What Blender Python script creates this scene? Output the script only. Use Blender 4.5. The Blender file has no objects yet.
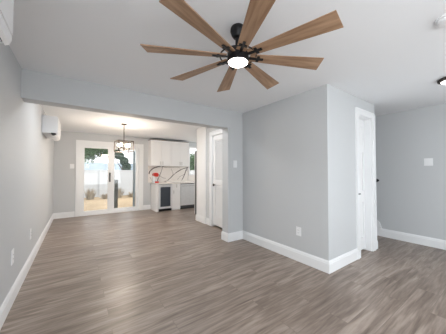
import bpy, bmesh, math, random
from mathutils import Vector, Matrix
PI = math.pi
random.seed(7)
S = bpy.context.scene
C = S.collection

# ---------------------------------------------------------------- camera
FPX, YAW, PITCH = 211.235, 0.6066, 0.0210
cd = bpy.data.cameras.new('camera'); cd.sensor_width = 36; cd.lens = FPX / 446 * 36
cd.clip_start = .02; cd.clip_end = 300
cam = bpy.data.objects.new('camera', cd); C.objects.link(cam)
cam.location = (.5128, 0, 1.3012)
cam.rotation_euler = (PI / 2 + PITCH, 0, -YAW)
S.camera = cam

# ---------------------------------------------------------------- world, sun, lights, exposure
w = bpy.data.worlds.new('sky'); S.world = w; w.use_nodes = True
bg = w.node_tree.nodes['Background']
bg.inputs[0].default_value = (.95, .97, 1, 1); bg.inputs[1].default_value = 1.05
S.view_settings.view_transform = 'Standard'; S.view_settings.look = 'None'
S.view_settings.exposure = 1.02; S.view_settings.gamma = 1
S.view_settings.use_curve_mapping = False

def light(name, typ, loc, power, color=(1, 1, 1), rot=(0, 0, 0), size=None, sy=None, **k):
    l = bpy.data.lights.new(name, typ); l.energy = power; l.color = color
    if typ == 'AREA':
        l.shape = 'RECTANGLE'; l.size = size; l.size_y = sy or size
    elif typ == 'POINT': l.shadow_soft_size = size or .05
    for a, b in k.items(): setattr(l, a, b)
    o = bpy.data.objects.new(name, l); C.objects.link(o); o.location = loc; o.rotation_euler = rot
    return o
light('sun', 'SUN', (0, -5, 20), 1.5, (1, .95, .87), (math.radians(38), 0, math.radians(50)), angle=.02)
# added fill lights at invented windows behind the camera, pointing +Y into the room
light('rear_fill', 'AREA', (1.75, -2.62, 1.3), 19, (.91, .96, 1), (PI / 2 + .35, 0, 0), 3.0, 1.9)
light('side_fill', 'AREA', (5.72, -1.45, 1.4), 20, (.91, .96, 1), (PI / 2 + .4, 0, PI / 2), 1.3, 1.5)
# added ceiling fill, no lamp seen there: behind the header and behind the camera
light('dining_ceiling_fill', 'AREA', (1.55, 3.95, 2.42), 12, (.92, .965, 1), (0, 0, 0), 2.4, .3)
light('rear_ceiling_fill', 'AREA', (2.6, -1.3, 2.42), 14, (.93, .97, 1), (0, 0, 0), 3.0, .5)
# added fill at the invented left-wall and kitchen side windows
light('left_fill', 'AREA', (-.22, -1.3, 1.35), 46, (.92, .96, 1), (PI / 2 + .35, 0, -PI / 2), 1.6, 1.7)
light('kitchen_fill', 'AREA', (5.72, 5.9, 1.55), 11, (1, .97, .93), (PI / 2, 0, PI / 2), 1.6, 1.4)

# ---------------------------------------------------------------- materials
def mat(name, col, rough=.5, metal=0, emit=None, es=0, spec=.5, bump=0, bscale=200, vary=0, vscale=3):
    m = bpy.data.materials.new(name); m.use_nodes = True
    nt = m.node_tree; b = nt.nodes['Principled BSDF']
    b.inputs['Base Color'].default_value = (*col, 1); b.inputs['Roughness'].default_value = rough
    b.inputs['Metallic'].default_value = metal; b.inputs['Specular IOR Level'].default_value = spec
    if emit: b.inputs['Emission Color'].default_value = (*emit, 1); b.inputs['Emission Strength'].default_value = es
    if bump or vary:
        tc = nt.nodes.new('ShaderNodeTexCoord')
    if bump:
        n = nt.nodes.new('ShaderNodeTexNoise'); n.inputs['Scale'].default_value = bscale
        bp = nt.nodes.new('ShaderNodeBump'); bp.inputs['Strength'].default_value = bump; bp.inputs['Distance'].default_value = .002
        nt.links.new(tc.outputs['Object'], n.inputs['Vector']); nt.links.new(n.outputs[0], bp.inputs['Height'])
        nt.links.new(bp.outputs[0], b.inputs['Normal'])
    if vary:
        n = nt.nodes.new('ShaderNodeTexNoise'); n.inputs['Scale'].default_value = vscale; n.inputs['Detail'].default_value = 4
        r = nt.nodes.new('ShaderNodeMapRange'); r.inputs[1].default_value = .3; r.inputs[2].default_value = .7
        r.inputs[3].default_value = 1 - vary; r.inputs[4].default_value = 1 + vary
        mx = nt.nodes.new('ShaderNodeVectorMath'); mx.operation = 'SCALE'; mx.inputs[0].default_value = col
        nt.links.new(tc.outputs['Object'], n.inputs['Vector']); nt.links.new(n.outputs[0], r.inputs[0])
        nt.links.new(r.outputs[0], mx.inputs['Scale']); nt.links.new(mx.outputs[0], b.inputs['Base Color'])
    return m

def wood_mat(name, c1, c2, axis, rough=.45, long=2.2, across=26):
    m = bpy.data.materials.new(name); m.use_nodes = True; nt = m.node_tree; L = nt.links
    b = nt.nodes['Principled BSDF']; b.inputs['Roughness'].default_value = rough
    tc = nt.nodes.new('ShaderNodeTexCoord'); mp = nt.nodes.new('ShaderNodeMapping')
    sc = [across] * 3; sc[axis] = long; mp.inputs['Scale'].default_value = sc
    n = nt.nodes.new('ShaderNodeTexNoise'); n.inputs['Scale'].default_value = 1.0; n.inputs['Detail'].default_value = 5; n.inputs['Distortion'].default_value = .6
    cr = nt.nodes.new('ShaderNodeValToRGB')
    cr.color_ramp.elements[0].position = .34; cr.color_ramp.elements[0].color = (*c1, 1)
    cr.color_ramp.elements[1].position = .66; cr.color_ramp.elements[1].color = (*c2, 1)
    L.new(tc.outputs['Object'], mp.inputs[0]); L.new(mp.outputs[0], n.inputs[0]); L.new(n.outputs[0], cr.inputs[0]); L.new(cr.outputs[0], b.inputs['Base Color'])
    return m

def floor_mat():
    m = bpy.data.materials.new('grey_brown_vinyl_planks'); m.use_nodes = True; nt = m.node_tree; L = nt.links; N = nt.nodes.new
    b = nt.nodes['Principled BSDF']
    tc = N('ShaderNodeTexCoord')
    br = N('ShaderNodeTexBrick'); br.offset = .37; br.offset_frequency = 2
    br.inputs['Scale'].default_value = 1; br.inputs['Brick Width'].default_value = 1.22; br.inputs['Row Height'].default_value = .18
    br.inputs['Mortar Size'].default_value = .0022; br.inputs['Mortar Smooth'].default_value = .3; br.inputs['Bias'].default_value = 0
    br.inputs['Color1'].default_value = (0, 0, 0, 1); br.inputs['Color2'].default_value = (1, 1, 1, 1); br.inputs['Mortar'].default_value = (.5, .5, .5, 1)
    L.new(tc.outputs['Object'], br.inputs['Vector'])
    # grain coordinates, shifted from plank to plank
    sh = N('ShaderNodeVectorMath'); sh.operation = 'SCALE'; sh.inputs['Scale'].default_value = .3
    L.new(br.outputs['Color'], sh.inputs[0])
    ad = N('ShaderNodeVectorMath'); ad.operation = 'ADD'; L.new(tc.outputs['Object'], ad.inputs[0]); L.new(sh.outputs[0], ad.inputs[1])
    def grain(sx, sy, det, dist):
        mp = N('ShaderNodeMapping'); mp.inputs['Scale'].default_value = (sx, sy, 1); L.new(ad.outputs[0], mp.inputs[0])
        n = N('ShaderNodeTexNoise'); n.inputs['Scale'].default_value = 1; n.inputs['Detail'].default_value = det; n.inputs['Distortion'].default_value = dist
        L.new(mp.outputs[0], n.inputs[0]); return n.outputs[0]
    g1 = grain(1.3, 12, 4, 1.0); g2 = grain(4.5, 55, 4, .5)
    def math_(op, a, b_, c=None):
        k = N('ShaderNodeMath'); k.operation = op
        for i, v in enumerate((a, b_)):
            if isinstance(v, (int, float)): k.inputs[i].default_value = v
            else: L.new(v, k.inputs[i])
        return k.outputs[0]
    s = math_('ADD', math_('MULTIPLY', g1, .95), math_('MULTIPLY', g2, .42))
    bw = N('ShaderNodeRGBToBW'); L.new(br.outputs['Color'], bw.inputs[0])
    s = math_('ADD', s, math_('MULTIPLY', bw.outputs[0], .05))
    cr = N('ShaderNodeValToRGB'); e = cr.color_ramp.elements
    e[0].position = .46; e[0].color = (.135, .099, .078, 1)
    e[1].position = .93; e[1].color = (.40, .325, .275, 1)
    k = e.new(.68); k.color = (.240, .187, .153, 1)
    L.new(s, cr.inputs[0])
    mx = N('ShaderNodeMix'); mx.data_type = 'RGBA'; mx.inputs[7].default_value = (.19, .148, .12, 1)
    L.new(br.outputs['Fac'], mx.inputs[0]); L.new(cr.outputs[0], mx.inputs[6]); L.new(mx.outputs[2], b.inputs['Base Color'])
    b.inputs['Roughness'].default_value = .36; b.inputs['Specular IOR Level'].default_value = .5
    bp = N('ShaderNodeBump'); bp.inputs['Strength'].default_value = .12; bp.inputs['Distance'].default_value = .002
    L.new(g2, bp.inputs['Height']); L.new(bp.outputs[0], b.inputs['Normal'])
    return m

def glass_mat(name, tint=(1, 1, 1), refl=.08):
    m = bpy.data.materials.new(name); m.use_nodes = True; nt = m.node_tree
    for n in list(nt.nodes):
        if n.type == 'BSDF_PRINCIPLED': nt.nodes.remove(n)
    o = nt.nodes['Material Output']; t = nt.nodes.new('ShaderNodeBsdfTransparent'); t.inputs[0].default_value = (*tint, 1)
    g = nt.nodes.new('ShaderNodeBsdfGlossy'); g.inputs['Roughness'].default_value = .02
    x = nt.nodes.new('ShaderNodeMixShader'); x.inputs[0].default_value = refl
    nt.links.new(t.outputs[0], x.inputs[1]); nt.links.new(g.outputs[0], x.inputs[2]); nt.links.new(x.outputs[0], o.inputs[0])
    return m

M = dict(
    wall=mat('cool_grey_wall_paint', (.570, .585, .597), .6, bump=.05, bscale=350),
    warm=mat('white_wall_paint', (.8,.8,.8), .5),
    ceil=mat('white_ceiling_paint', (.885, .905, .93), .7, bump=.08, bscale=220),
    trim=mat('white_gloss_trim', (.85, .86, .87), .35),
    door=mat('white_door_paint', (.83, .835, .84), .38),
    floor=floor_mat(),
    plastic=mat('white_plastic', (.82, .83, .85), .35),
    plate=mat('white_plate_plastic', (.86, .87, .88), .3),
    slot=mat('dark_slot', (.03, .03, .035), .5),
    black=mat('matte_black_metal', (.018, .018, .02), .42, .6),
    bronze=mat('brushed_bronze', (.045, .033, .026), .5, .5),
    nickel=mat('satin_nickel', (.42, .40, .38), .32, 1),
    steel=mat('stainless_steel', (.74, .75, .76), .42, .5, vary=.04, vscale=20),
    dsteel=mat('dark_grey_steel', (.10, .105, .11), .4, .6),
    cab=mat('white_cabinet_lacquer', (.83, .82, .81), .35),
    gap_shade=mat('cabinet_top_shade', (.22, .19, .16), .7),
    marble=mat('white_marble', (.80, .76, .72), .2, vary=.03, vscale=4),
    vein=mat('charcoal_marble_vein', (.07, .05, .05), .3),
    blade=wood_mat('weathered_oak', (.25, .145, .082), (.44, .28, .175), 0, .5),
    lit=mat('lit_fan_diffuser', (.9, .9, .9), .4, emit=(1, .93, .84), es=9),
    lit2=mat('lit_ceiling_dome', (.9, .9, .9), .4, emit=(1, .95, .9), es=2.5),
    bulb=mat('lit_bulb', (1, .9, .8), .3, emit=(1, .74, .45), es=16),
    glass=glass_mat('clear_glass', (.97, .98, .98), .06),
    dglass=mat('dark_tinted_glass', (.06, .07, .085), .12),
    red=mat('red_enamel', (.55, .03, .02), .3),
    sand=mat('dry_yellow_ground', (.40, .30, .19), .95, vary=.2, vscale=1.5, bump=.4, bscale=30),
    concrete=mat('pale_patio_concrete', (.55, .50, .45), .9, vary=.08),
    fence=mat('white_fence_paint', (.55, .57, .60), .6),
    post=mat('weathered_green_grey_wood', (.05, .05, .037), .8, vary=.25, vscale=12),
    bark=mat('bark', (.12, .085, .06), .9, vary=.3, vscale=9),
    leaf=mat('green_leaf', (.07, .15, .05), .6, vary=.45, vscale=2.2),
    leaf2=mat('blue_green_leaf', (.055, .10, .06), .65, vary=.4, vscale=2.2),
    dry=mat('dry_grass_blade', (.36, .31, .24), .8, vary=.3, vscale=6),
    roof=mat('pale_blue_grey_roof', (.20, .25, .29), .8, vary=.06),
    hwall=mat('pale_house_siding', (.4,.43,.45), .8),
    screen=mat('blue_grey_screen_frame', (.30, .36, .40), .5, .1),
    rubber=mat('dark_toe_kick', (.02, .02, .02), .6),
)

# ---------------------------------------------------------------- mesh helpers
def link(name, bm, m, parent=None, bevel=0, smooth=False, loc=None, rz=0, kind=None):
    if bevel:
        bmesh.ops.bevel(bm, geom=[e for e in bm.edges if len(e.link_faces) == 2 and e.calc_face_angle(0) > .6], offset=bevel, segments=2, affect='EDGES', clamp_overlap=True)
    bmesh.ops.recalc_face_normals(bm, faces=bm.faces)
    me = bpy.data.meshes.new(name); bm.to_mesh(me); bm.free()
    for x in (m if isinstance(m, (list, tuple)) else [m]): me.materials.append(x)
    if smooth:
        for p in me.polygons: p.use_smooth = True
        if hasattr(me, 'set_sharp_from_angle'): me.set_sharp_from_angle(angle=.6)
    o = bpy.data.objects.new(name, me); C.objects.link(o)
    if parent: o.parent = parent
    if loc: o.location = loc
    if rz: o.rotation_euler.z = rz
    if kind: o['kind'] = kind
    return o

def box(bm, x0, x1, y0, y1, z0, z1, mi=0, xf=None):
    vs = [bm.verts.new((x, y, z)) for x in (x0, x1) for y in (y0, y1) for z in (z0, z1)]
    for f in ((0, 1, 3, 2), (4, 6, 7, 5), (0, 4, 5, 1), (2, 3, 7, 6), (0, 2, 6, 4), (1, 5, 7, 3)):
        bm.faces.new([vs[i] for i in f]).material_index = mi
    if xf: bmesh.ops.transform(bm, matrix=xf, verts=vs)
    return vs

def B(*bs, mi=0):
    bm = bmesh.new()
    for b in bs: box(bm, *b)
    return bm

def prism(bm, pts, plane, a, b, mi=0):
    """extrude a 2-D outline along the third axis ('x','y' or 'z') from a to b"""
    def P(p, t): return {'x': (t, p[0], p[1]), 'y': (p[0], t, p[1]), 'z': (p[0], p[1], t)}[plane]
    v0 = [bm.verts.new(P(p, a)) for p in pts]; v1 = [bm.verts.new(P(p, b)) for p in pts]; n = len(pts)
    bm.faces.new(v0).material_index = mi; bm.faces.new(v1[::-1]).material_index = mi
    for i in range(n): bm.faces.new((v0[i], v0[(i + 1) % n], v1[(i + 1) % n], v1[i])).material_index = mi

def lathe(bm, prof, seg=28, cx=0, cy=0, mi=0):
    rings = []
    for r, z in prof:
        rings.append([bm.verts.new((cx + r * math.cos(2 * PI * k / seg), cy + r * math.sin(2 * PI * k / seg), z)) for k in range(seg)])
    for a, b in zip(rings, rings[1:]):
        for k in range(seg): bm.faces.new((a[k], a[(k + 1) % seg], b[(k + 1) % seg], b[k])).material_index = mi
    bm.faces.new(rings[0]).material_index = mi; bm.faces.new(rings[-1]).material_index = mi

def tube(bm, pts, r, seg=8, r2=None, closed=False, mi=0):
    pts = [Vector(p) for p in pts]; n = len(pts); rings = []
    for i, p in enumerate(pts):
        if closed: d = pts[(i + 1) % n] - pts[i - 1]
        else: d = pts[min(i + 1, n - 1)] - pts[max(i - 1, 0)]
        d.normalize(); u = d.orthogonal() if abs(d.z) > .95 else d.cross(Vector((0, 0, 1))); u.normalize(); v = d.cross(u)
        rr = r if r2 is None else r + (r2 - r) * i / max(1, n - 1)
        rings.append([bm.verts.new(p + (u * math.cos(2 * PI * k / seg) + v * math.sin(2 * PI * k / seg)) * rr) for k in range(seg)])
    m = n if closed else n - 1
    for i in range(m):
        a, b = rings[i], rings[(i + 1) % n]
        for k in range(seg): bm.faces.new((a[k], a[(k + 1) % seg], b[(k + 1) % seg], b[k])).material_index = mi
    if not closed: bm.faces.new(rings[0]); bm.faces.new(rings[-1])

def thing(name, label, cat, loc=(0, 0, 0), rz=0, group=None):
    o = bpy.data.objects.new(name, None); C.objects.link(o); o.empty_display_size = .1
    o.location = loc; o.rotation_euler.z = rz; o['label'] = label; o['category'] = cat
    if group: o['group'] = group
    return o
def tag(o, label, cat, group=None):
    o['label'] = label; o['category'] = cat
    if group: o['group'] = group
    return o
def struct(name, label=None, loc=(0, 0, 0), rz=0):
    o = bpy.data.objects.new(name, None); C.objects.link(o); o.location = loc; o.rotation_euler.z = rz; o['kind'] = 'structure'
    if label: o['label'] = label
    return o
def skin(name, bm, m, **k): return link(name, bm, m, kind='structure', **k)
def copy_thing(src, loc, label, rz=None):
    c = src.copy(); C.objects.link(c); c.location = loc; c['label'] = label
    if rz is not None: c.rotation_euler.z = rz
    for ch in src.children:
        d = ch.copy(); C.objects.link(d); d.parent = c
        for g in ch.children:
            e = g.copy(); C.objects.link(e); e.parent = d
    return c

# ---------------------------------------------------------------- room dimensions
H, YH, YB, YF = 2.44, 3.17, 3.36, 7.42        # ceiling; header wall front and back; far wall
XM, YC, XE, XR = 3.18, 1.47, 4.68, 5.57       # closet block and right-hand wall
YP, YR, T = 5.05, -2.5, .15                   # end of closet block; rear wall; wall thickness
skin('floor', B((-T, XR + T, YR - T, YF + T, -.12, 0)), M['floor'])['label'] = 'grey-brown wood plank floor'
skin('ceiling', B((-T, XR + T, YR - T, YF + T, H, H + .25)), M['ceil'])['label'] = 'white ceiling'
skin('wall_left', B((-T, 0, YR - T, -2.1, 0, H), (-T, 0, -.5, YF + T, 0, H), (-T, 0, -2.1, -.5, 0, .5), (-T, 0, -2.1, -.5, 2.2, H)), M['wall'])
# rear wall with an unseen picture window added for light
skin('wall_rear', B((0, .25, YR - T, YR, 0, H), (3.25, XR, YR - T, YR, 0, H), (.25, 3.25, YR - T, YR, 0, .35), (.25, 3.25, YR - T, YR, 2.25, H)), M['wall'])
skin('wall_right', B((XR, XR + T, YR - T, -2.1, 0, H), (XR, XR + T, -.8, 5.1, 0, H), (XR, XR + T, 6.7, YF + T, 0, H),
     (XR, XR + T, -2.1, -.8, 0, .65), (XR, XR + T, -2.1, -.8, 2.15, H), (XR, XR + T, 5.1, 6.7, 0, .85), (XR, XR + T, 5.1, 6.7, 2.25, H)), M['wall'])
hw = skin('wall_header', B((0, 2.83, YH, YB, 2.115, H), (2.83, XM + .01, YH, YB, 0, H)), M['wall'])
hw['label'] = 'grey dropped header and short wall stub between the two rooms'
# closet block: front face with door opening, side face with louvered door opening
DX0, DX1, DH = 4.055, 4.49, 2.17              # front closet opening
LY0, LY1 = 3.62, 4.30                         # louvered closet opening
skin('wall_closet', B((XM, DX0, YC, YC + .12, 0, H), (DX1, XE, YC, YC + .12, 0, H), (DX0, DX1, YC, YC + .12, DH, H),
     (XE - .12, XE, YC + .12, YP, 0, H),
     (XM, XM + .12, YC + .12, LY0, 0, H), (XM, XM + .12, LY1, YP, 0, H), (XM, XM + .12, LY0, LY1, 2.16, H),
     (XM + .12, XE - .12, YP - .12, YP, 0, H)), M['wall'])
skin('wall_hall_end', B((XE, XR, YP - .12, YP, 0, H)), M['wall'])
ke = skin('trim_1', B((XM - .022, XM + .002, 4.57, YP + .012, 0, H), (XM - .022, XM + .2, YP, YP + .012, 0, H)), M['trim'], bevel=.002)
ke['label'] = 'white painted panel at the end of the wall beside the kitchen'
# far wall: sliding door and kitchen window openings
SX0, SX1, SZ1 = .575, 2.285, 2.125
KX0, KX1, KZ0, KZ1 = 4.06, 5.2, 1.16, 2.26
skin('wall_far', B((0, SX0, YF, YF + T, 0, H), (SX0, SX1, YF, YF + T, SZ1, H), (SX1, KX0, YF, YF + T, 0, H),
     (KX0, KX1, YF, YF + T, 0, KZ0), (KX0, KX1, YF, YF + T, KZ1, H), (KX1, XR, YF, YF + T, 0, H)), M['wall'])

# baseboards: moulded profile, d out from the wall, 0.158 high
def base_prof(bm, p, q, n, m0=0, m1=0):
    """baseboard from p to q standing on the side n (unit normal); m0/m1 lengthen the ends in proportion to depth"""
    p, q, n = Vector((*p, 0)), Vector((*q, 0)), Vector((*n, 0)); d = (q - p).normalized()
    pr = [(0, 0), (.016, 0), (.016, .118), (.012, .126), (.012, .138), (.006, .150), (.004, .158), (0, .158)]
    a = [bm.verts.new(p + n * x - d * (x * m0) + Vector((0, 0, z))) for x, z in pr]
    b = [bm.verts.new(q + n * x + d * (x * m1) + Vector((0, 0, z))) for x, z in pr]
    bm.faces.new(a); bm.faces.new(b[::-1])
    for i in range(len(pr)): bm.faces.new((a[i], a[(i + 1) % 8], b[(i + 1) % 8], b[i]))
def baseboard(name, runs):
    bm = bmesh.new()
    for r in runs: base_prof(bm, *r)
    return skin(name, bm, M['trim'])
baseboard('baseboard_left', [((0, YR), (0, YF), (1, 0), 0, -1)])
baseboard('baseboard_far', [((0, YF), (.485, YF), (0, -1), -1, 0), ((2.375, YF), (2.62, YF), (0, -1))])
baseboard('baseboard_header', [((2.83, YH), (XM, YH), (0, -1), 1, -1), ((2.83, YB), (2.83, YH), (-1, 0), 1, 1), ((2.83, YB), (XM, YB), (0, 1), 1, -1)])
baseboard('baseboard_middle', [((XM, YH), (XM, YC), (-1, 0), -1, 1), ((XM, YC), (3.965, YC), (0, -1), 1, 0)])
baseboard('baseboard_hall', [((XE, YC), (XE, YP - .12), (1, 0), 1, -1), ((4.668, YC), (XE, YC), (0, -1), 0, 1)])
baseboard('baseboard_pantry', [((XM, YB), (XM, LY0 - .09), (-1, 0), -1, 0), ((XM, LY1 + .09), (XM, 4.57), (-1, 0)), ((XM - .022, 4.57), (XM - .022, YP + .012), (-1, 0), 0, 1)])
baseboard('baseboard_right', [((XR, YR), (XR, YP - .12), (-1, 0), 0, -1)])
baseboard('baseboard_rear', [((0, YR), (XR, YR), (0, 1), -1, -1)])
# stair skirt board with rounded nose rising along the right-hand wall behind the closet
bm = bmesh.new()
prism(bm, [(1.69, .158), (1.715, .26), (1.735, .292), (1.765, .31), (1.81, .315), (2.0, .40), (3.2, 1.40), (3.2, 1.1), (2.0, .16)], 'x', XR - .018, XR)
skin('trim_2', bm, M['trim'])['label'] = 'white rounded skirt board on right wall'

# ---------------------------------------------------------------- doors
def frame_bm(x0, x1, z1, wd, y0, y1, zt=None):
    """door casing in local x-z, two legs and a head"""
    zt = zt or z1 + wd
    bm = bmesh.new()
    for a, b in ((x0 - wd, x0), (x1, x1 + wd)):
        box(bm, a, b, y0, y1, 0, z1)
    box(bm, x0 - wd, x1 + wd, y0, y1, z1, zt)
    # raised outer bead
    box(bm, x0 - wd - .006, x0 - wd + .018, y0 - .008, y1, 0, zt + .006); box(bm, x1 + wd - .018, x1 + wd + .006, y0 - .008, y1, 0, zt + .006)
    box(bm, x0 - wd + .018, x1 + wd - .018, y0 - .008, y1, zt - .018, zt + .006)
    return bm

# door_1: front closet, white panelled slab set back in its jamb, in the face at Y = YC
d1 = struct('door_1', 'white panelled closet door with white casing on the near face', (0, YC, 0))
bm = frame_bm(DX0, DX1, DH, .092, -.018, 0)
box(bm, DX1 + .092, XE, -.010, 0, 0, DH + .092)
link('casing', bm, M['trim'], d1, bevel=.002)
link('jamb', B((DX0 - .001, DX0 + .012, 0, .12, 0, DH), (DX1 - .012, DX1 + .001, 0, .12, 0, DH), (DX0, DX1, 0, .12, DH - .012, DH + .001),
     (DX1 - .03, DX1 - .012, .098, .118, 0, DH - .012)), M['trim'], d1)
def panel_slab(bm, x0, x1, y0, y1, z0, z1, rows, cols, st=.1, mid=.08):
    """a slab with recessed, raised-field panels on its front (-y)"""
    box(bm, x0, x1, y0 + .012, y1, z0, z1)
    xs = []; wdt = (x1 - x0 - 2 * st - mid * (cols - 1)) / cols
    for c in range(cols): xs.append((x0 + st + c * (wdt + mid), x0 + st + c * (wdt + mid) + wdt))
    box(bm, x0, x0 + st, y0, y0 + .012, z0, z1); box(bm, x1 - st, x1, y0, y0 + .012, z0, z1)
    for (a, b), (c, d) in zip(xs, xs[1:]): box(bm, b, c, y0, y0 + .012, z0, z1)
    zs = [z0] + [v for r in rows for v in r] + [z1]
    for a, b in xs:
        for k in range(0, len(zs), 2): box(bm, a, b, y0, y0 + .012, zs[k], zs[k + 1])
        for r0, r1 in rows: box(bm, a + .02, b - .02, y0 + .004, y0 + .013, r0 + .02, r1 - .02)
bm = bmesh.new(); panel_slab(bm, DX0 + .014, DX1 - .014, .085, .118, .03, DH - .014, [(.22, .80), (.98, 1.62), (1.74, 2.04)], 2, .06, .06)
link('door_slab', bm, M['door'], d1, bevel=.0015)
bm = B((DX0 - .075, DX0 - .015, -.032, -.022, .955, .970), (DX0 - .052, DX0 - .038, -.024, -.017, .957, .968))
link('door_handle', bm, M['black'], d1, bevel=.002)

# door_2: louvered closet door in the side face at X = XM (local x runs along -Y, local y into the wall)
d2 = struct('door_2', 'white louvered closet door beyond the wall stub', (XM, LY1, 0), -PI / 2)
LW = LY1 - LY0
link('casing', frame_bm(0, LW, 2.16, .085, -.018, 0), M['trim'], d2, bevel=.002)
link('jamb', B((-.001, .012, 0, .12, 0, 2.16), (LW - .012, LW + .001, 0, .12, 0, 2.16), (0, LW, 0, .12, 2.148, 2.161)), M['trim'], d2)
bm = bmesh.new(); X0, X1 = .014, LW - .014; yA, yB = .02, .053
for a, b, c, d in ((X0, X0 + .085, .04, 2.145), (X1 - .085, X1, .04, 2.145), (X0 + .085, X1 - .085, .04, .24), (X0 + .085, X1 - .085, 2.04, 2.145), (X0 + .085, X1 - .085, .98, 1.10)):
    box(bm, a, b, yA, yB, c, d)
link('door_slab', bm, M['door'], d2, bevel=.0015)
bm = bmesh.new()
for z0, z1 in ((.24, .98), (1.10, 2.04)):
    n = int((z1 - z0) / .042)
    for i in range(n):
        z = z0 + (i + .5) * (z1 - z0) / n
        box(bm, X0 + .085, X1 - .085, -.026, .026, -.003, .003, xf=Matrix.Translation((0, (yA + yB) / 2, z)) @ Matrix.Rotation(math.radians(56), 4, 'X'))
link('louvers', bm, M['door'], d2)
bm = bmesh.new(); lathe(bm, [(.010, 0), (.010, .02), (.024, .032), (.030, .046), (.026, .058), (.012, .064)], 16)
bmesh.ops.rotate(bm, verts=bm.verts, cent=(0, 0, 0), matrix=Matrix.Rotation(PI / 2, 3, 'X'))
bmesh.ops.translate(bm, verts=bm.verts, vec=(.11, yA, .985))
link('door_knob', bm, M['bronze'], d2, smooth=True)

# door_3: white sliding patio door
d3 = struct('door_3', 'white framed sliding glass patio door in the far wall', (0, YF, 0))
link('casing', B((.495, SX0, -.02, 0, 0, SZ1), (SX1, 2.372, -.02, 0, 0, SZ1), (.495, 2.372, -.02, 0, SZ1, 2.215)), M['trim'], d3, bevel=.003)
link('door_frame', B((SX0, SX0 + .05, -.01, T, 0, SZ1), (SX1 - .05, SX1, -.01, T, 0, SZ1), (SX0 + .05, SX1 - .05, -.01, T, SZ1 - .05, SZ1), (SX0 + .05, SX1 - .05, -.02, T, 0, .05)), M['trim'], d3, bevel=.003)
def sash(x0, x1, gx0, gx1, y0, y1, name):
    o = link(name, B((x0, gx0, y0, y1, .05, SZ1 - .05), (gx1, x1, y0, y1, .05, SZ1 - .05), (gx0, gx1, y0, y1, .05, .128), (gx0, gx1, y0, y1, 2.0, SZ1 - .05)), M['trim'], d3, bevel=.003)
    link('pane', B((gx0, gx1, (y0 + y1) / 2 - .003, (y0 + y1) / 2 + .003, .128, 2.0)), M['glass'], o)
    return o
s1 = sash(SX0 + .05, 1.445, .705, 1.318, .02, .06, 'sliding_panel')
sash(1.43, SX1 - .05, 1.505, 2.15, .075, .115, 'sliding_panel')
link('screen_frame', B((2.075, 2.14, .118, .140, .128, 1.98)), M['screen'], d3)['label'] = 'blue-grey screen door edge'
hd = link('door_handle', B((1.355, 1.385, -.02, .02, .98, 1.26), (1.355, 1.385, -.045, -.02, .98, 1.02), (1.355, 1.385, -.045, -.02, 1.22, 1.26), (1.355, 1.385, -.06, -.045, .98, 1.26)), M['black'], d3, bevel=.003)

# far kitchen window, plus unseen rear, left and right windows added for light
def window(name, lab, axis, a0, a1, z0, z1, inner, outer, room, mull=None):
    """axis 'x': window spans x; inner/outer are the wall's faces in the other axis; room = -1/+1 side of the room"""
    r = struct(name, lab)
    def bx(a, b, c, d, e, f): return (a, b, c, d, e, f) if axis == 'x' else (c, d, a, b, e, f)
    lo, hi = min(inner, outer), max(inner, outer); mid = (lo + hi) / 2; w_ = .045
    bars = [bx(a0, a0 + w_, lo, hi, z0, z1), bx(a1 - w_, a1, lo, hi, z0, z1), bx(a0 + w_, a1 - w_, lo, hi, z0, z0 + w_), bx(a0 + w_, a1 - w_, lo, hi, z1 - w_, z1)]
    for m_ in (mull or []): bars.append(bx(m_ - .02, m_ + .02, mid - .02, mid + .02, z0 + w_, z1 - w_))
    link('window_frame', B(*bars), M['trim'], r, bevel=.002)
    link('pane', B(bx(a0 + w_, a1 - w_, mid - .003, mid + .003, z0 + w_, z1 - w_)), M['glass'], r)
window('window_1', 'white framed kitchen window beside the wall cabinets', 'x', KX0, KX1, KZ0, KZ1, YF, YF + T, -1, [4.63])
window('added_rear_window', None, 'x', .25, 3.25, .35, 2.25, YR, YR - T, 1, [1.25, 2.25])
window('added_side_window', None, 'y', -2.1, -.8, .65, 2.15, XR, XR + T, -1, [-1.45])
window('added_left_window', None, 'y', -2.1, -.5, .5, 2.2, 0, -T, 1, [-1.3])
window('added_kitchen_window', None, 'y', 5.1, 6.7, .85, 2.25, XR, XR + T, -1, [5.9])

# ---------------------------------------------------------------- kitchen
YW = YF
KF = 6.80      # front plane of base cabinets
def handle_bar(x, z0, z1, y, parent, horiz=False):
    bm = bmesh.new()
    if horiz:
        tube(bm, [(x[0], y - .03, z0), (x[1], y - .03, z0)], .006, 8)
        for q in (x[0] + .03, x[1] - .03): tube(bm, [(q, y - .03, z0), (q, y, z0)], .005, 6)
    else:
        tube(bm, [(x, y - .03, z0), (x, y - .03, z1)], .008, 8)
        for q in (z0 + .02, z1 - .02): tube(bm, [(x, y - .03, q), (x, y, q)], .005, 6)
    return link('handle', bm, M['nickel'], parent, smooth=True)
def shaker(bm, x0, x1, y, z0, z1, fr=.055):
    box(bm, x0, x1, y, y + .018, z0, z1)
    box(bm, x0, x0 + fr, y - .006, y, z0, z1); box(bm, x1 - fr, x1, y - .006, y, z0, z1)
    box(bm, x0 + fr, x1 - fr, y - .006, y, z0, z0 + fr); box(bm, x0 + fr, x1 - fr, y - .006, y, z1 - fr, z1)
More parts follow.
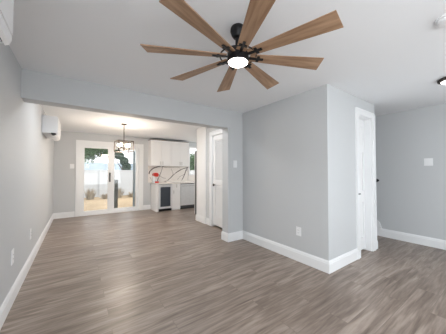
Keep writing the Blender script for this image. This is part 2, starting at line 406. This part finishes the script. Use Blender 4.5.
# wall cabinets, two double-door units
for i, (x0, x1, lab) in enumerate(((2.53, 3.25, 'white double-door wall cabinet at the left, above the wine cooler'), (3.252, 3.91, 'white double-door wall cabinet at the right, beside the window'))):
    t = thing('wall_cabinet', lab, 'cabinet', (x0, YW - .33, 1.49), 0, 'white kitchen wall cabinets'); W = x1 - x0
    link('body', B((0, W, .02, .33, 0, .865)), M['cab'], t)
    link('gap_shade_strip', B((0, W, .03, .32, .865, .885)), M['gap_shade'], t)['label'] = 'dark strip painted as the shadow gap along the top'  # shade of the gap under the ceiling, painted as a dark strip
    for k in range(2):
        a, b = (.002, W / 2 - .002) if k == 0 else (W / 2 + .002, W - .002)
        bm = bmesh.new(); shaker(bm, a, b, 0, .004, .862)
        d = link('door', bm, M['cab'], t)
        handle_bar(W / 2 + (-.035 if k == 0 else .035), .03, .15, -.006, d)
# base run
t = thing('base_cabinet', 'white end panel and filler left of the wine cooler', 'cabinet', (2.63, KF, 0), 0, 'white base cabinets')
link('body', B((0, .018, 0, .61, 0, .885), (.018, .075, .01, .03, 0, .885)), M['cab'], t)
t = thing('wine_cooler', 'built-in wine cooler with dark glass door and steel frame', 'wine cooler', (2.71, KF, 0))
link('body', B((0, .44, .03, .60, .02, .875)), M['dsteel'], t)
d = link('door', B((0, .05, -.01, .025, .085, .87), (.39, .44, -.01, .025, .085, .87), (.05, .39, -.01, .025, .79, .87), (.05, .39, -.01, .025, .085, .15)), M['steel'], t, bevel=.002)
link('door_glass', B((.05, .39, -.002, .008, .15, .79)), M['dglass'], d)
handle_bar((.06, .38), .83, .83, -.01, d, True)
link('toe_grille', B((.01, .43, .03, .05, 0, .08)), M['rubber'], t)
t = thing('base_cabinet', 'narrow white base cabinet between wine cooler and dishwasher', 'cabinet', (3.155, KF, 0), 0, 'white base cabinets')
link('body', B((0, .30, .02, .61, 0, .885)), M['cab'], t)
bm = bmesh.new(); shaker(bm, .004, .296, 0, .04, .72, .045); d = link('door', bm, M['cab'], t)
handle_bar(.05, .56, .66, -.006, d)
bm = bmesh.new(); shaker(bm, .004, .296, 0, .73, .88, .03); d = link('drawer', bm, M['cab'], t)
handle_bar(.15, .76, .86, -.006, d)
t = thing('dishwasher', 'stainless steel dishwasher with bar handle', 'dishwasher', (3.46, KF, 0))
link('body', B((0, .60, .04, .60, .02, .875)), M['dsteel'], t)
d = link('door', B((.004, .596, -.012, .04, .13, .86)), M['steel'], t, bevel=.004)
handle_bar((.03, .57), .80, .80, -.012, d, True)
link('control_strip', B((.004, .596, 0, .04, .862, .878)), M['black'], t)
link('toe_kick', B((0, .60, .05, .07, 0, .125)), M['rubber'], t)
t = thing('base_cabinet', 'white base cabinet right of the dishwasher', 'cabinet', (4.065, KF, 0), 0, 'white base cabinets')
link('body', B((0, 1.50, .02, .61, 0, .885)), M['cab'], t)
for k in range(3):
    bm = bmesh.new(); shaker(bm, .004 + k * .5, .496 + k * .5, 0, .04, .88); d = link('door', bm, M['cab'], t); handle_bar(.45 + k * .5, .70, .82, -.006, d)
tag(link('countertop', B((2.605, XR, KF - .025, YF, .886, .922)), M['marble'], bevel=.004), 'white marble kitchen countertop', 'countertop')
# backsplash with dark veins
bm = bmesh.new(); box(bm, 2.53, KX0, YF - .012, YF, .922, 1.49); box(bm, KX0, XR, YF - .012, YF, .922, KZ0)
def vein(pts, w0, w1):
    P = [Vector((x, 0, z)) for x, z in pts]; out = []
    for i in range(len(P) - 1):
        p0, p1, p2, p3 = P[max(i - 1, 0)], P[i], P[i + 1], P[min(i + 2, len(P) - 1)]
        for s in range(8):
            t_ = s / 8; out.append(.5 * ((2 * p1) + (-p0 + p2) * t_ + (2 * p0 - 5 * p1 + 4 * p2 - p3) * t_ ** 2 + (-p0 + 3 * p1 - 3 * p2 + p3) * t_ ** 3) + Vector((random.uniform(-.004, .004), 0, random.uniform(-.004, .004))))
    out.append(P[-1]); prev = None
    for i, p in enumerate(out):
        d = (out[min(i + 1, len(out) - 1)] - out[max(i - 1, 0)]).normalized(); n_ = Vector((-d.z, 0, d.x)); wd = (w0 + (w1 - w0) * i / len(out)) * random.uniform(.6, 1.3)
        a = bm.verts.new(p + n_ * wd + Vector((0, YF - .0125, 0))); b = bm.verts.new(p - n_ * wd + Vector((0, YF - .0125, 0)))
        if prev: bm.faces.new((prev[0], a, b, prev[1])).material_index = 1
        prev = (a, b)
for v in (([(2.56, 1.22), (2.62, 1.34), (2.76, 1.435), (2.96, 1.485)], .020, .010), ([(3.03, 1.48), (3.01, 1.38), (2.95, 1.2), (2.84, .96)], .012, .009),
          ([(3.10, .94), (3.24, .99), (3.49, 1.215), (3.72, 1.36), (4.03, 1.46)], .008, .017), ([(4.0, 1.45), (3.93, 1.32), (3.85, 1.12), (3.76, .96)], .020, .010),
          ([(3.97, 1.42), (4.03, 1.30), (4.02, .95)], .008, .006), ([(3.03, 1.48), (3.2, 1.44), (3.5, 1.46), (3.7, 1.44)], .006, .004), ([(3.35, 1.40), (3.42, 1.2), (3.3, 1.05)], .004, .006), ([(3.6, 1.0), (3.72, 1.12), (3.9, 1.2)], .005, .004), ([(2.85, 1.25), (3.0, 1.1), (3.15, 1.05)], .004, .005), ([(2.6, 1.1), (2.66, 1.0), (2.80, .94)], .005, .004)): vein(*v)
o = link('wall_backsplash', bm, [M['marble'], M['vein']], kind='structure'); o['label'] = 'white marble backsplash with dark veins'
# refrigerator behind the wall end
t = thing('refrigerator', 'tall dark grey refrigerator edge behind the wall end by the kitchen', 'refrigerator', (3.435, YP + .02, 0))
link('body', B((0, .78, .0, .60, .02, 1.91)), M['dsteel'], t, bevel=.006)
for a, b in ((.0, .387), (.393, .78)):
    d = link('door', B((a, b, .605, .65, .04, 1.905)), M['steel'], t, bevel=.006)
    bm = bmesh.new(); q = b - .04 if a == 0 else a + .04
    tube(bm, [(q, .69, .8), (q, .69, 1.6)], .01); tube(bm, [(q, .65, .82), (q, .69, .82)], .008); tube(bm, [(q, .65, 1.58), (q, .69, 1.58)], .008)
    link('handle', bm, M['nickel'], d, smooth=True)
# small red appliance at the left end of the counter (C-shaped body)
t = thing('coffee_maker', 'small red countertop appliance with open C-shaped front, left end of counter', 'coffee maker', (2.61, 7.05, .922))
bm = bmesh.new(); prism(bm, [(0, 0), (.17, 0), (.17, .03), (.05, .04), (.045, .22), (.0, .23)], 'y', 0, .16); link('body', bm, M['plastic'], t, bevel=.004)
link('base', B((.045, .175, -.006, .166, 0, .045)), M['red'], t, bevel=.006)
bm = bmesh.new(); prism(bm, [(.02, .215), (.13, .20), (.17, .23), (.165, .30), (.12, .335), (.03, .33), (.0, .28)], 'y', -.01, .17); link('head', bm, M['red'], t, bevel=.01)
bm = bmesh.new(); lathe(bm, [(.03, .03), (.038, .06), (.036, .12), (.028, .13)], 16, .10, .08); link('cup', bm, M['plastic'], t, smooth=True)

# ---------------------------------------------------------------- mini split air conditioners on the left wall
def mini_split(loc, label, L, opened=True):
    t = thing('air_conditioner', label, 'air conditioner', loc, 0, 'wall-mounted mini split units')
    bm = bmesh.new()
    prism(bm, [(.002, 0), (.002, .31), (.205, .31), (.216, .305), (.22, .29), (.22, .035), (.212, .012), (.195, .0), (.19, .012), (.12, .012), (.115, 0)], 'y', 0, L)
    link('housing', bm, M['plastic'], t, bevel=.004)
    link('front_panel', B((.219, .226, .008, L - .008, .06, .30)), M['plastic'], t, bevel=.003)
    bm = bmesh.new(); prism(bm, [(.12, .010), (.19, .010), (.19, .0), (.175, -.012 if opened else .004), (.13, -.012 if opened else .004)], 'y', .03, L - .03)
    link('air_outlet', bm, M['slot'], t)['label'] = 'dark air outlet slot'
    bm = bmesh.new(); prism(bm, ((.216, .03), (.222, .03), (.214, -.02), (.175, -.045), (.12, -.05), (.12, -.043), (.172, -.038), (.207, -.014)) if opened else ((.19, .003), (.19, -.003), (.12, -.003), (.12, .003)), 'y', .02, L - .02)
    link('louver', bm, M['plastic'], t)
    return t
mini_split((0, 4.90, 1.995), 'white mini split unit high on left wall past the header', .82)
mini_split((0, .74, 1.965), 'white mini split unit high on left wall, cut by the photo corner', .82, False)

# ---------------------------------------------------------------- outlets, switches, thermostat
def plate(name, label, cat, loc, rz, w_, h_, kind, group=None):
    """local: plate in x-z, facing -y"""
    t = thing(name, label, cat, loc, rz, group)
    link('cover_plate', B((-w_ / 2, w_ / 2, -.006, 0, -h_ / 2, h_ / 2)), M['plate'], t, bevel=.002)
    if kind == 'outlet':
        for s in (-1, 1):
            q = link('socket', B((-.017, .017, -.008, -.006, s * .020 - .014, s * .020 + .014)), M['plate'], t)
            link('slots', B((-.009, -.006, -.0086, -.008, s * .02 - .005, s * .02 + .006), (.006, .009, -.0086, -.008, s * .02 - .005, s * .02 + .006)), M['slot'], q)
    elif kind == 'switch':
        n = 1 if w_ < .1 else 2
        for i in range(n):
            x = 0 if n == 1 else (-.023, .023)[i]
            link('rocker', B((x - .016, x + .016, -.011, -.006, -.033, .033)), M['plate'], t, bevel=.001)
    else:
        link('display', B((-.025, .025, -.009, -.006, -.01, .025)), M['nickel'], t)
    return t
oh = .122
plate('wall_outlet', 'white outlet plate low on left wall, nearest the camera', 'outlet', (0, 2.925, .455), PI / 2, .085, .14, 'outlet', 'wall outlets')
plate('wall_outlet', 'white outlet plate low on left wall, farther along near the header', 'outlet', (0, 3.935, .437), PI / 2, .085, .14, 'outlet', 'wall outlets')
plate('wall_outlet', 'white outlet plate low on the grey middle wall', 'outlet', (XM, 1.912, .43), -PI / 2, .08, .125, 'outlet', 'wall outlets')
plate('light_switch', 'white switch plate on the wall stub beside the opening', 'light switch', (2.992, YH, 1.443), 0, .085, .135, 'switch', 'light switches')
plate('light_switch', 'white double switch plate on the right-hand wall', 'light switch', (XR, .984, 1.466), -PI / 2, .115, .13, 'switch', 'light switches')
plate('light_switch', 'white switch plate on far wall left of the patio door', 'light switch', (.41, YF, 1.45), 0, .10, .13, 'switch', 'light switches')
# handrail end behind the closet corner
t = thing('handrail', 'dark handrail end on right wall behind the closet casing', 'handrail')
bm = bmesh.new(); tube(bm, [(XR - .07, 1.74, 1.12), (XR - .07, 2.3, 1.42), (XR - .07, 3.1, 2.0)], .022, 10); link('rail', bm, M['black'], t, smooth=True)
bm = bmesh.new(); lathe(bm, [(.012, -.03), (.04, .0), (.045, .03), (.014, .085)], 12)
bmesh.ops.rotate(bm, verts=bm.verts, cent=(0, 0, 0), matrix=Matrix.Rotation(PI / 2, 3, 'X')); bmesh.ops.translate(bm, verts=bm.verts, vec=(XR - .07, 1.785, 1.12)); link('end_cap', bm, M['black'], t, smooth=True)
for yy, zz in ((1.92, 1.18), (2.9, 1.84)):
    bm = bmesh.new(); tube(bm, [(XR - .07, yy, zz + .01), (XR - .05, yy, zz - .05), (XR - .0, yy, zz - .06)], .008, 8); link('bracket', bm, M['black'], t, smooth=True)

# ---------------------------------------------------------------- ceiling fan
FX, FY = 1.548, 1.285
fan = thing('ceiling_fan', 'eight-blade ceiling fan with wood blades, black hub and lit disc', 'ceiling fan', (FX, FY, 0))
bm = bmesh.new(); lathe(bm, [(.050, H), (.058, H - .012), (.060, H - .035), (.050, H - .065), (.036, H - .085), (.022, H - .09)], 32); link('canopy', bm, M['black'], fan, smooth=True)
bm = bmesh.new(); lathe(bm, [(.021, H - .06), (.021, 2.275), (.034, 2.27), (.034, 2.245)], 20); link('downrod', bm, M['black'], fan, smooth=True)
bm = bmesh.new(); lathe(bm, [(.034, 2.268), (.066, 2.258), (.083, 2.242), (.085, 2.165), (.079, 2.158)], 40); link('motor_housing', bm, M['black'], fan, smooth=True)
bm = bmesh.new(); lathe(bm, [(.076, 2.166), (.075, 2.155), (.066, 2.149), (.035, 2.145), (.01, 2.144)], 40); link('light_diffuser', bm, M['lit'], fan, smooth=True)['label'] = 'glowing white disc light'
ZB = 2.205
bm = bmesh.new(); tube(bm, [(.142 * math.cos(k * PI / 24), .142 * math.sin(k * PI / 24), ZB + .004) for k in range(48)], .0055, 8, closed=True); link('ring', bm, M['black'], fan, smooth=True)
for k in range(8):
    a = math.radians(19.6 + 45 * k)
    bm = bmesh.new()
    R0, R1, h0, h1 = .095, .715, .036, .071; th = .0035
    pts = [(R0, -h0), (R1 - .018, -h1), (R1 + .004, h1), (R0, h0)]
    lo = [bm.verts.new((x, y, -th)) for x, y in pts]; hi = [bm.verts.new((x, y, th)) for x, y in pts]
    bm.faces.new(lo); bm.faces.new(hi[::-1])
    for i in range(4): bm.faces.new((lo[i], lo[(i + 1) % 4], hi[(i + 1) % 4], hi[i]))
    b = link('blade', bm, M['blade'], fan, bevel=.0012)
    b.location = (0, 0, ZB); b.rotation_euler = (math.radians(-11), 0, a)
    bm = bmesh.new()
    box(bm, .07, .135, -.011, .011, -.010, -.002); box(bm, .115, .205, -.010, .010, -.011, -.004); box(bm, .150, .172, -.030, .030, -.010, -.004)
    link('bracket', bm, M['black'], b, bevel=.0015)

# ---------------------------------------------------------------- other ceiling fittings
t = thing('ceiling_light', 'round flush ceiling light with dark bronze rim at right edge', 'ceiling light', (4.26, .50, H))
bm = bmesh.new(); lathe(bm, [(.125, 0), (.135, -.012), (.132, -.028), (.104, -.036)], 40); link('rim', bm, M['bronze'], t, smooth=True)
bm = bmesh.new(); lathe(bm, [(.105, -.030), (.100, -.040), (.075, -.050), (.03, -.054), (.005, -.055)], 40); link('diffuser', bm, M['lit2'], t, smooth=True)
t = thing('smoke_detector', 'round white smoke detector on ceiling at right edge', 'smoke detector', (2.765, .315, H))
bm = bmesh.new(); lathe(bm, [(.075, 0), (.075, -.012), (.066, -.016)], 36); link('base_ring', bm, M['plastic'], t, smooth=True)
bm = bmesh.new(); lathe(bm, [(.066, -.014), (.062, -.036), (.048, -.042), (.02, -.043), (.018, -.040)], 36); link('body', bm, M['plastic'], t, smooth=True)
bm = bmesh.new(); lathe(bm, [(.008, -.042), (.008, -.046)], 12); link('test_button', bm, M['plate'], t)
# kitchen recessed downlight (assumed, out of view, put in to brighten the kitchen)
for i, (x, y) in enumerate(((4.3, 6.3),)):
    t = thing('recessed_light', 'assumed round recessed downlight in the kitchen ceiling, out of view', 'ceiling light', (x, y, H))
    bm = bmesh.new(); lathe(bm, [(.085, 0), (.085, -.006), (.07, -.008)], 28); link('rim', bm, M['trim'], t)
    bm = bmesh.new(); lathe(bm, [(.07, -.006), (.065, -.010)], 28); link('lens', bm, mat('lit_downlight', (.9, .9, .9), .4, emit=(1, .93, .85), es=8), t)

# ---------------------------------------------------------------- chandelier
CX, CY = 1.44, 5.50
ch = thing('chandelier', 'square bronze cage chandelier with four lit bulbs near patio door', 'chandelier', (CX, CY, 0), math.radians(8))
bm = bmesh.new(); lathe(bm, [(.062, H), (.062, H - .02), (.02, H - .028)], 24); link('canopy', bm, M['bronze'], ch, smooth=True)
bm = bmesh.new(); tube(bm, [(0, 0, H - .02), (0, 0, 1.83)], .008, 10); link('stem', bm, M['bronze'], ch, smooth=True)
bm = bmesh.new(); s, z0, z1, r = .165, 1.775, 2.02, .007
for x in (-s, s):
    for y in (-s, s): box(bm, x - r, x + r, y - r, y + r, z0, z1)
for z in (z0, z1):
    for q in (-s, s):
        box(bm, -s, s, q - r, q + r, z - r, z + r); box(bm, q - r, q + r, -s, s, z - r, z + r)
box(bm, -s, s, -r, r, z1 - r, z1 + r)
link('cage', bm, M['bronze'], ch)
bm = bmesh.new(); lathe(bm, [(.02, 1.80), (.035, 1.815), (.035, 1.83), (.02, 1.845)], 16); link('hub', bm, M['bronze'], ch, smooth=True)
for k in range(4):
    a = PI / 4 + k * PI / 2; dx, dy = math.cos(a), math.sin(a)
    bm = bmesh.new(); tube(bm, [(0, 0, 1.825), (dx * .05, dy * .05, 1.815), (dx * .125, dy * .125, 1.83)], .006, 8)
    lathe(bm, [(.013, 1.825), (.016, 1.84), (.014, 1.885)], 12, dx * .125, dy * .125)
    arm = link('arm', bm, M['bronze'], ch, smooth=True)
    bm = bmesh.new(); lathe(bm, [(.009, 1.885), (.024, 1.91), (.029, 1.935), (.024, 1.955), (.008, 1.968)], 14, dx * .125, dy * .125)
    link('bulb', bm, M['bulb'], arm, smooth=True)
light('chandelier_glow', 'POINT', (CX, CY, 1.80), 27, (1, .86, .72), size=.16)

# ---------------------------------------------------------------- outdoors
skin('ground', B((-14, 22, YF + T + 2.2, 34, -.5, -.12)), M['sand'])
skin('ground_patio', B((-5, 9, YF + T, YF + T + 2.2, -.5, -.10)), M['sand'])
skin('ground_rear', B((-14, 22, -12, YR - T, -.5, -.14)), M['concrete'])
# white vinyl fence panels and posts, one fence
f = thing('fence', 'long white solid panel fence across the back yard', 'fence', (0, 13.4, -.12))
bm = bmesh.new(); x = -8.0
while x < 16:
    box(bm, x, x + .148, 0, .04, .03, 1.46); x += .15
box(bm, -8, 16, -.012, .05, .05, .13); box(bm, -8, 16, -.012, .05, 1.44, 1.50)
link('panel', bm, M['fence'], f)
for i in range(11):
    px = -8 + i * 2.4
    bm = bmesh.new(); box(bm, px - .055, px + .055, -.045, .065, 0, 1.54); link('post', bm, M['fence'], f, bevel=.004)
# weathered wooden post just outside the door
pst = thing('wooden_post', 'short weathered dark wooden post outside the patio door', 'post', (1.655, 8.2, -.12))
link('shaft', B((-.05, .055, -.05, .05, 0, 1.10)), M['post'], pst, bevel=.006)
link('cap', B((-.055, .06, -.055, .055, 1.10, 1.13)), M['post'], pst, bevel=.006)
# neighbouring low house with pale roof
hs = thing('neighbor_house', 'low house with pale blue-grey roof beyond the white fence', 'house', (-1.0, 22.0, -.12))
link('wall', B((0, 11, 0, 5, 0, 1.6)), M['hwall'], hs)
bm = bmesh.new(); prism(bm, [(-.4, 1.45), (5.4, 1.45), (3.6, 2.25), (1.2, 2.25)], 'x', -.4, 9.4); link('roof', bm, M['roof'], hs)

def leaf_cloud(bm, blobs, n, size, seed):
    rd = random.Random(seed)
    tot = sum(b[3] * b[4] * b[5] for b in blobs)
    for cx, cy, cz, rx, ry, rz_ in blobs:
        for _ in range(int(n * rx * ry * rz_ / tot)):
            while True:
                u = Vector((rd.uniform(-1, 1), rd.uniform(-1, 1), rd.uniform(-1, 1)))
                if u.length < 1: break
            u = u * (.55 + .45 * u.length) if u.length > 0 else u
            p = Vector((cx + u.x * rx, cy + u.y * ry, cz + u.z * rz_))
            d = Vector((rd.gauss(0, 1), rd.gauss(0, 1), rd.gauss(-.4, .8))).normalized(); n_ = d.cross(Vector((rd.gauss(0, 1), rd.gauss(0, 1), rd.gauss(0, 1)))).normalized()
            s = size * rd.uniform(.6, 1.3)
            vs = [bm.verts.new(p - d * s), bm.verts.new(p + n_ * s * .42), bm.verts.new(p + d * s), bm.verts.new(p - n_ * s * .42)]
            bm.faces.new(vs)
def tree(label, base, top, limbs, blobs, n, size, m, seed, r=.14):
    t = thing('leafy_tree', label, 'tree', base)
    bm = bmesh.new(); tube(bm, [(0, 0, 0), (.05, .02, top * .35), (-.03, 0, top * .7), (0, 0, top)], r, 10, r * .55)
    for L in limbs: tube(bm, [(0, 0, top * .85)] + list(L), r * .42, 7, r * .12)
    link('trunk', bm, M['bark'], t, smooth=True)
    bm = bmesh.new(); leaf_cloud(bm, blobs, n, size, seed); link('foliage', bm, m, t)
    return t
# near tree left of the door view with drooping boughs
tree('leafy green tree with boughs drooping across the left glass pane', (-.6, 11.2, -.12), 2.4,
     [[(1.0, -.1, 2.9), (1.9, -.2, 2.6)], [(-.8, .2, 3.0)], [(.3, .3, 3.6), (.6, .4, 4.2)], [(1.0, -.3, 2.6), (1.5, -.4, 2.3)]],
     [(.2, 0, 3.6, 1.6, 1.2, .85), (1.7, -.2, 2.75, 1.0, .5, .42), (1.85, -.3, 2.46, .62, .3, .34), (1.5, -.3, 2.25, .28, .3, .28), (2.25, -.3, 2.36, .26, .3, .24), (1.6, -.3, 2.42, .4, .3, .26), (2.2, -.3, 2.55, .3, .3, .25), (1.45, -.3, 2.12, .16, .35, .40), (1.68, -.2, 2.16, .16, .4, .38), (1.92, -.2, 2.30, .15, .4, .26), (2.15, -.2, 2.25, .15, .4, .26), (2.38, -.2, 2.35, .15, .4, .25), (-.9, 0, 3.1, 1.0, .9, .7), (2.5, -.1, 2.75, .35, .4, .35), (1.25, -.2, 2.6, .3, .4, .3)],
     30000, .062, M['leaf'], 3)
tree('dark bushy tree behind the fence, seen through the right glass pane', (3.05, 15.2, -.12), 1.7,
     [[(-.4, 0, 2.1), (-.7, 0, 2.5)], [(.3, 0, 2.1)]],
     [(-.55, 0, 2.78, .36, .3, .30), (-.25, 0, 2.45, .28, .28, .26), (.04, 0, 2.10, .27, .3, .28), (.20, 0, 1.72, .27, .3, .30), (.28, 0, 1.35, .25, .3, .25), (-.85, 0, 2.6, .25, .3, .30)],
     9000, .065, M['leaf2'], 5, .09)
tree('large green tree seen through the kitchen window', (7.6, 15.2, -.12), 2.0,
     [[(-.6, 0, 2.4)], [(.6, 0, 2.5)]], [(0, 0, 1.55, 1.4, .8, .75), (.8, 0, 2.3, .9, .6, .6)], 6000, .09, M['leaf'], 9)
def tussock(label, loc, h_, n, spread, seed):
    rd = random.Random(seed); bm = bmesh.new()
    for _ in range(n):
        a = rd.uniform(0, 2 * PI); rr = rd.uniform(0, spread * .45); l_ = h_ * rd.uniform(.55, 1.05); lean = rd.uniform(.05, .5) * spread
        b0 = Vector((rr * math.cos(a), rr * math.sin(a), 0)); tip = b0 + Vector((lean * math.cos(a), lean * math.sin(a), l_)); mid = b0.lerp(tip, .5) + Vector((0, 0, l_ * .08)); sd = Vector((-math.sin(a), math.cos(a), 0)) * rd.uniform(.010, .018)
        v = [bm.verts.new(q) for q in (b0 - sd, b0 + sd, mid + sd, mid - sd, tip)]
        bm.faces.new((v[0], v[1], v[2], v[3])); bm.faces.new((v[3], v[2], v[4]))
    o = link('grass_tussock', bm, M['dry']); o.location = loc
    tag(o, label, 'ornamental grass', 'grass clumps along the fence')
tussock('tall upright grass clump at fence foot, middle of left pane', (1.10, 12.7, -.12), .60, 110, .42, 1)
tussock('low grass clump at fence foot, right side of left pane', (1.78, 12.6, -.12), .30, 110, .42, 2)
tussock('tall grass clump at fence foot beside the wooden post', (2.40, 12.7, -.12), .58, 100, .42, 3)
tussock('low spreading grass clump at fence foot, right side of right pane', (3.08, 12.6, -.12), .30, 120, .42, 4)
